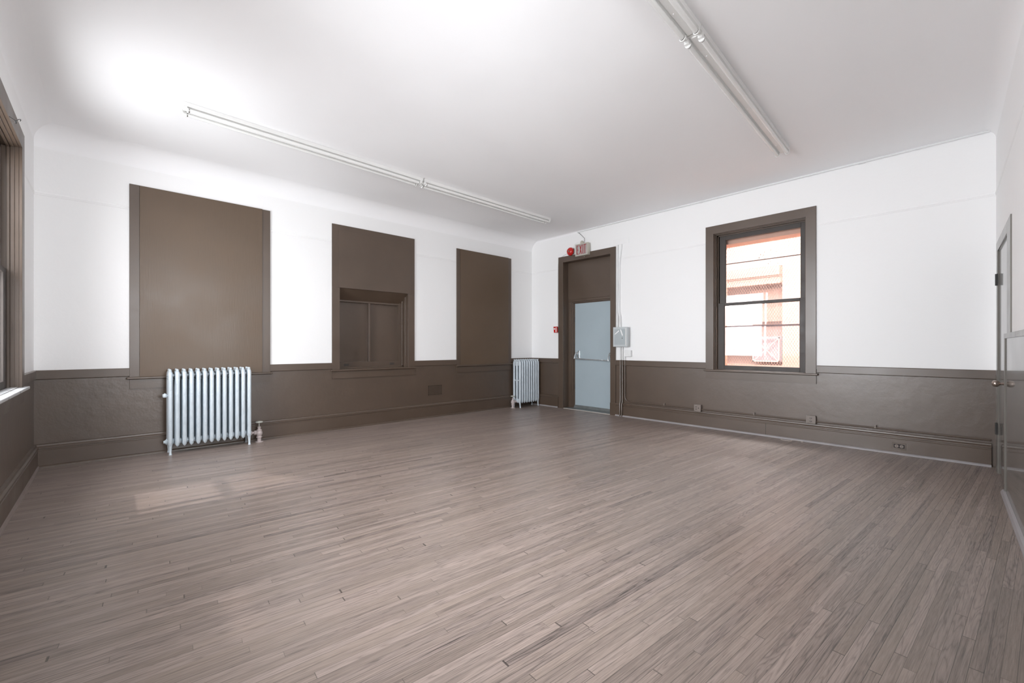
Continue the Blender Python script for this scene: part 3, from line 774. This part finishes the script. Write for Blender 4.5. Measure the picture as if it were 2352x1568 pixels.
b = MB(frB); b.tube([(4.150, .028, .965), (4.150, .028, .26), (4.150, .048, .21), (4.150, .048, .0)], .011, 8); b.build('brown_length', M_brown, r1, smooth=True)
r2 = split_pipe(4.110, 1.196, 0, 'straight conduit dropping from the electrical panel to the floor, right of its twin')
b = MB(frB); b.tube([(4.110, .028, .965), (4.110, .028, .26), (4.110, .048, .21), (4.110, .048, .0)], .011, 8); b.build('brown_length', M_brown, r2, smooth=True)
r3 = split_pipe(4.062, 1.030, .26, 'long conduit dropping from the small white box then running along the baseboard', r=.010, dw=.026)
b = MB(frB)
arc = [(4.062-.085*(1-math.cos(t)), .026, .350-.085*math.sin(t)) for t in [i*PI/2/8 for i in range(9)]]
b.tube([(4.062, .026, .965), (4.062, .026, .40)]+arc+[(3.5, .026, .265), (2.866, .026, .266)], .009, 8)
b.build('brown_length', M_brown, r3, smooth=True)
def clip(y, par):
    b = MB(frB); b.box(y-.008, y+.008, 0, .030, .274, .298, .002); b.box(y-.008, y+.008, 0, .037, .262, .278, .002); b.build('pipe_clip', M_outl, par)
clip(3.35, r3)
def run(y0, y1, yc, label):
    root = empty('conduit', frB(y0, .026, .26), label, 'conduit', 'brown conduit runs along the baseboard')
    b = MB(frB); b.tube([(y0, .026, .266), (y1, .026, .267)], .009, 8); b.build('pipe', M_brown, root, smooth=True)
    clip(yc, root)
run(2.762, 1.448, 2.05, 'brown conduit along the baseboard between the two outlet boxes')
run(1.342, -.105, .78, 'brown conduit along the baseboard from the duplex outlet box to the right corner')
conduit('ceiling_conduit', [(5.09, .020, 3.338), (4.2, .022, 3.340), (-.10, .022, 3.344)], .011, M_conw, 'thin white conduit running where the ceiling curves into the window wall')
root = bpy.data.objects['ceiling_conduit']
for y in (4.6, 2.77, .9):
    b = MB(frB); b.tube([(y-.03, .022, 3.341), (y+.03, .022, 3.342)], .015, 10); b.build('coupling', M_conw, root, smooth=True)
conduit('sign_wire', [(5.09, .016, 3.338), (5.05, .012, 3.315), (5.00, .010, 3.27), (4.93, .010, 3.20), (4.915, .030, 3.12), (4.915, .045, 3.092)], .0045, M_cap, 'thin wire curving from the ceiling conduit down to the EXIT sign', 'wire')
conduit('bell_wire', [(5.19, .010, 3.06), (5.18, .006, 3.10), (5.15, .006, 3.135), (5.09, .006, 3.15), (5.04, .008, 3.143), (5.015, .010, 3.133)], .003, M_conw, 'thin white wire arching from the round junction box to the red bell', 'wire')
conduit('alarm_wire', [(5.29, .010, 2.99), (5.34, .006, 2.985), (5.42, .006, 2.965), (5.50, .006, 2.93), (5.555, .008, 2.88), (5.575, .008, 2.80), (5.580, .008, 2.65), (5.583, .008, 1.592)], .006, M_conw, 'white wire running from the red bell down to the fire alarm pull', 'wire')

# outlets --------------------------------------------------------------------
def octo(u, z, a, c): return [(u-a+c, z-a), (u+a-c, z-a), (u+a, z-a+c), (u+a, z+a-c), (u+a-c, z+a), (u-a+c, z+a), (u-a, z+a-c), (u-a, z-a+c)]
def outlet(y, z, label, duplex):
    root = empty('outlet_box', frB(y, 0, z-.05), label, 'electrical outlet', 'surface outlet boxes on the baseboard conduit')
    b = MB(frB); b.box(y-.050, y+.050, 0, .046, z-.050, z+.050, .008); b.build('box_body', M_outl, root)
    b = MB(frB); b.prism(octo(y, z, .051, .014), .046, .050, 'w', bev=.001); p = b.build('cover_plate', M_outl, root)
    if duplex:
        for zz in (z+.019, z-.019):
            b = MB(frB)
            for dy in (-.008, .008): b.box(y+dy-.0025, y+dy+.0025, .0495, .0512, zz-.008, zz+.006)
            b.lathe([(.003, 0), (.003, .001)], (y, .0505, zz-.012), axis=(-1, 0, 0), n=8); b.build('socket', M_slot, p)
    else:
        for dy, zz in ((.018, .014), (.018, -.018), (-.018, .0)):
            b = MB(frB); b.lathe([(.007, 0), (.007, .001), (.005, .0015)], (y+dy, .0500, z+zz), axis=(-1, 0, 0), n=10); b.build('socket', M_slot, p)
    for sy, sz in ((-1, -1), (-1, 1), (1, -1), (1, 1)):
        b = MB(frB); b.lathe([(.004, 0), (.004, .006), (.002, .007)], (y+sy*.046, .046, z+sz*.046), axis=(-1, 0, 0), n=8); b.build('cover_screw', M_cap, p)
outlet(2.814, .283, 'small square outlet box on the conduit, nearer the exit door', False)
outlet(1.395, .287, 'square duplex outlet box on the conduit, below right of the glazed window', True)
def base_outlet():
    y, z = .575, .092
    root = empty('baseboard_outlet', frB(y, .03, z-.035), 'recessed duplex outlet set sideways in the brown baseboard', 'electrical outlet')
    b = MB(frB); b.box(y-.058, y+.058, .026, .0325, z-.034, z+.034, .002); b.build('cover_plate', M_brown, root)
    b = MB(frB); b.box(y-.046, y+.046, .030, .0335, z-.021, z+.021); b.build('outlet_recess', M_slot, root)
    for dy in (-.021, .021):
        b = MB(frB); b.lathe([(.017, 0), (.017, .003), (.015, .004)], (y+dy, .033, z), axis=(-1, 0, 0), n=14); r = b.build('socket_face', M_outl, root)
        b = MB(frB)
        for dz in (-.006, .006): b.box(y+dy-.005, y+dy+.005, .0365, .0378, z+dz-.0015, z+dz+.0015)
        b.build('slots', M_slot, r)
base_outlet()

# vent grille ---------------------------------------------------------------------
def vent():
    root = empty('wall_vent', frA(4.055, 0, .365), 'small brown perforated wall vent low between two boarded windows', 'vent')
    u0, u1, z0, z1 = 3.925, 4.195, .370, .532; b = MB(frA); nx, nz = 10, 7; m = .006
    b.box(u0-m*2, u1+m*2, 0, .0035, z0-m*2, z0); b.box(u0-m*2, u1+m*2, 0, .0035, z1, z1+m*2); b.box(u0-m*2, u0, 0, .0035, z0, z1); b.box(u1, u1+m*2, 0, .0035, z0, z1)
    px, pz = (u1-u0)/nx, (z1-z0)/nz
    for i in range(1, nx): b.box(u0+i*px-.006, u0+i*px+.006, 0.0005, .0035, z0, z1)
    for j in range(1, nz): b.box(u0, u1, .0006, .0036, z0+j*pz-.005, z0+j*pz+.005)
    b.build('grille_plate', M_brown, root)
    b = MB(frA); b.box(u0, u1, .0001, .0006, z0, z1); b.build('dark_backing', M_slot, root)
vent()

# hook on the left window head casing, string on floor ---------------------------------
b = MB(frD)
cx, cz = 4.72, 2.835
hp = [(cx-.02, .022, cz+.006), (cx-.012, .035, cz), (cx-.004, .045, cz-.004)]
for i in range(15):
    t = -2.6+i*5.0/14; hp.append((cx+.020+.017*math.cos(t+PI/2+.8), .060+.015*math.sin(t), cz+.012*math.sin(t+.4)))
b.tube(hp, .0022, 6)
tag(b.build('wire_hook', M_black, smooth=True), 'small bent wire hook on the head casing of the left window', 'hook')
b = MB(); sp = []
for i in range(26):
    t = i/25; sp.append((6.335-.05*math.sin(t*7.), 1.70-.26*t+.03*math.sin(t*15), .003))
b.tube(sp, .0022, 5); tag(b.build('string_scrap', M_string, smooth=True), 'thin pale scrap of string on floor beside the baseboard', 'string')
b = MB(frB); b.box(1.905, 1.909, .0302, .0306, 0, .17); tag(b.build('trim_12', M_slot), 'hairline joint in the baseboard below the glazed window', 'baseboard joint', kind='structure')

# ------------------------------------------------------------------ camera, light, world
cam = bpy.data.cameras.new('camera'); co = bpy.data.objects.new('camera', cam); col.objects.link(co)
cam.sensor_width = 36; cam.lens = 36*990/2352; cam.shift_y = 11/2352; cam.clip_start = .02; cam.clip_end = 100
co.location = (0, 0, 1.2)
th = math.atan2(1064, 990)
co.rotation_euler = (PI/2, 0, th-PI/2)
sc.camera = co

wd_ = bpy.data.worlds.new('sky'); sc.world = wd_; wd_.use_nodes = True
bg = wd_.node_tree.nodes['Background']; bg.inputs[0].default_value = (1., .985, .97, 1); bg.inputs[1].default_value = 1.75

def area(name, loc, rot, sx, sy, power, colr=(1, 1, 1)):
    l = bpy.data.lights.new(name, 'AREA'); l.shape = 'RECTANGLE'; l.size = sx; l.size_y = sy; l.energy = power; l.color = colr
    o = bpy.data.objects.new(name, l); o.location = loc; o.rotation_euler = rot; col.objects.link(o); return o
# area lamps added outside the windows and over the yard to supply daylight
LC = (.945, .982, 1.022)
for nm_, l_, r_, a_, b_, p_, sp_ in (
        ('daylight_left_window', (-.83, 4.64, 1.84), (0, -math.radians(88), 0), 1.95, 1.35, 84, 150),
        ('daylight_near_window', (-.83, 1.95, 1.84), (0, -math.radians(84), 0), 1.95, 1.2, 100, 104),
        ('added_front_daylight', (1.36, -.62, 1.84), (math.radians(84), 0, PHI), 1.2, 1.95, 62, 104),  # fill lamp at the added front window
        ('sky_left_window', (-2.2, 4.64, 3.1), (0, -math.radians(60), 0), 2.4, 2.8, 80, 180),
        ('sky_near_window', (-2.2, 1.95, 3.1), (0, -math.radians(60), 0), 2.4, 2.8, 60, 180),
        ('added_front_sky', (1.4, -2.0, 3.1), (math.radians(60), 0, PHI), 2.6, 2.4, 60, 180),  # second fill lamp, higher up outside the added front window
        ('added_yard_fill', (7.7, 2.0, 3.75), (0, math.radians(50), 0), .9, 2.4, 210, 110)):  # fill lamp added above the yard to brighten the right of the room
    area(nm_, l_, r_, a_, b_, p_, LC).data.spread = math.radians(sp_)
sun = bpy.data.lights.new('sun', 'SUN'); sun.energy = 2.0; sun.angle = .02; sun.color = (1, .95, .92)
so = bpy.data.objects.new('sun', sun); col.objects.link(so)
so.rotation_euler = Vector((-1, 0, 1.33)).to_track_quat('Z', 'Y').to_euler()

vs_ = sc.view_settings
vs_.view_transform = 'Standard'; vs_.look = 'None'; vs_.exposure = .15; vs_.gamma = 1.; vs_.use_curve_mapping = False
sc.cycles.diffuse_bounces = 8; sc.cycles.max_bounces = 14
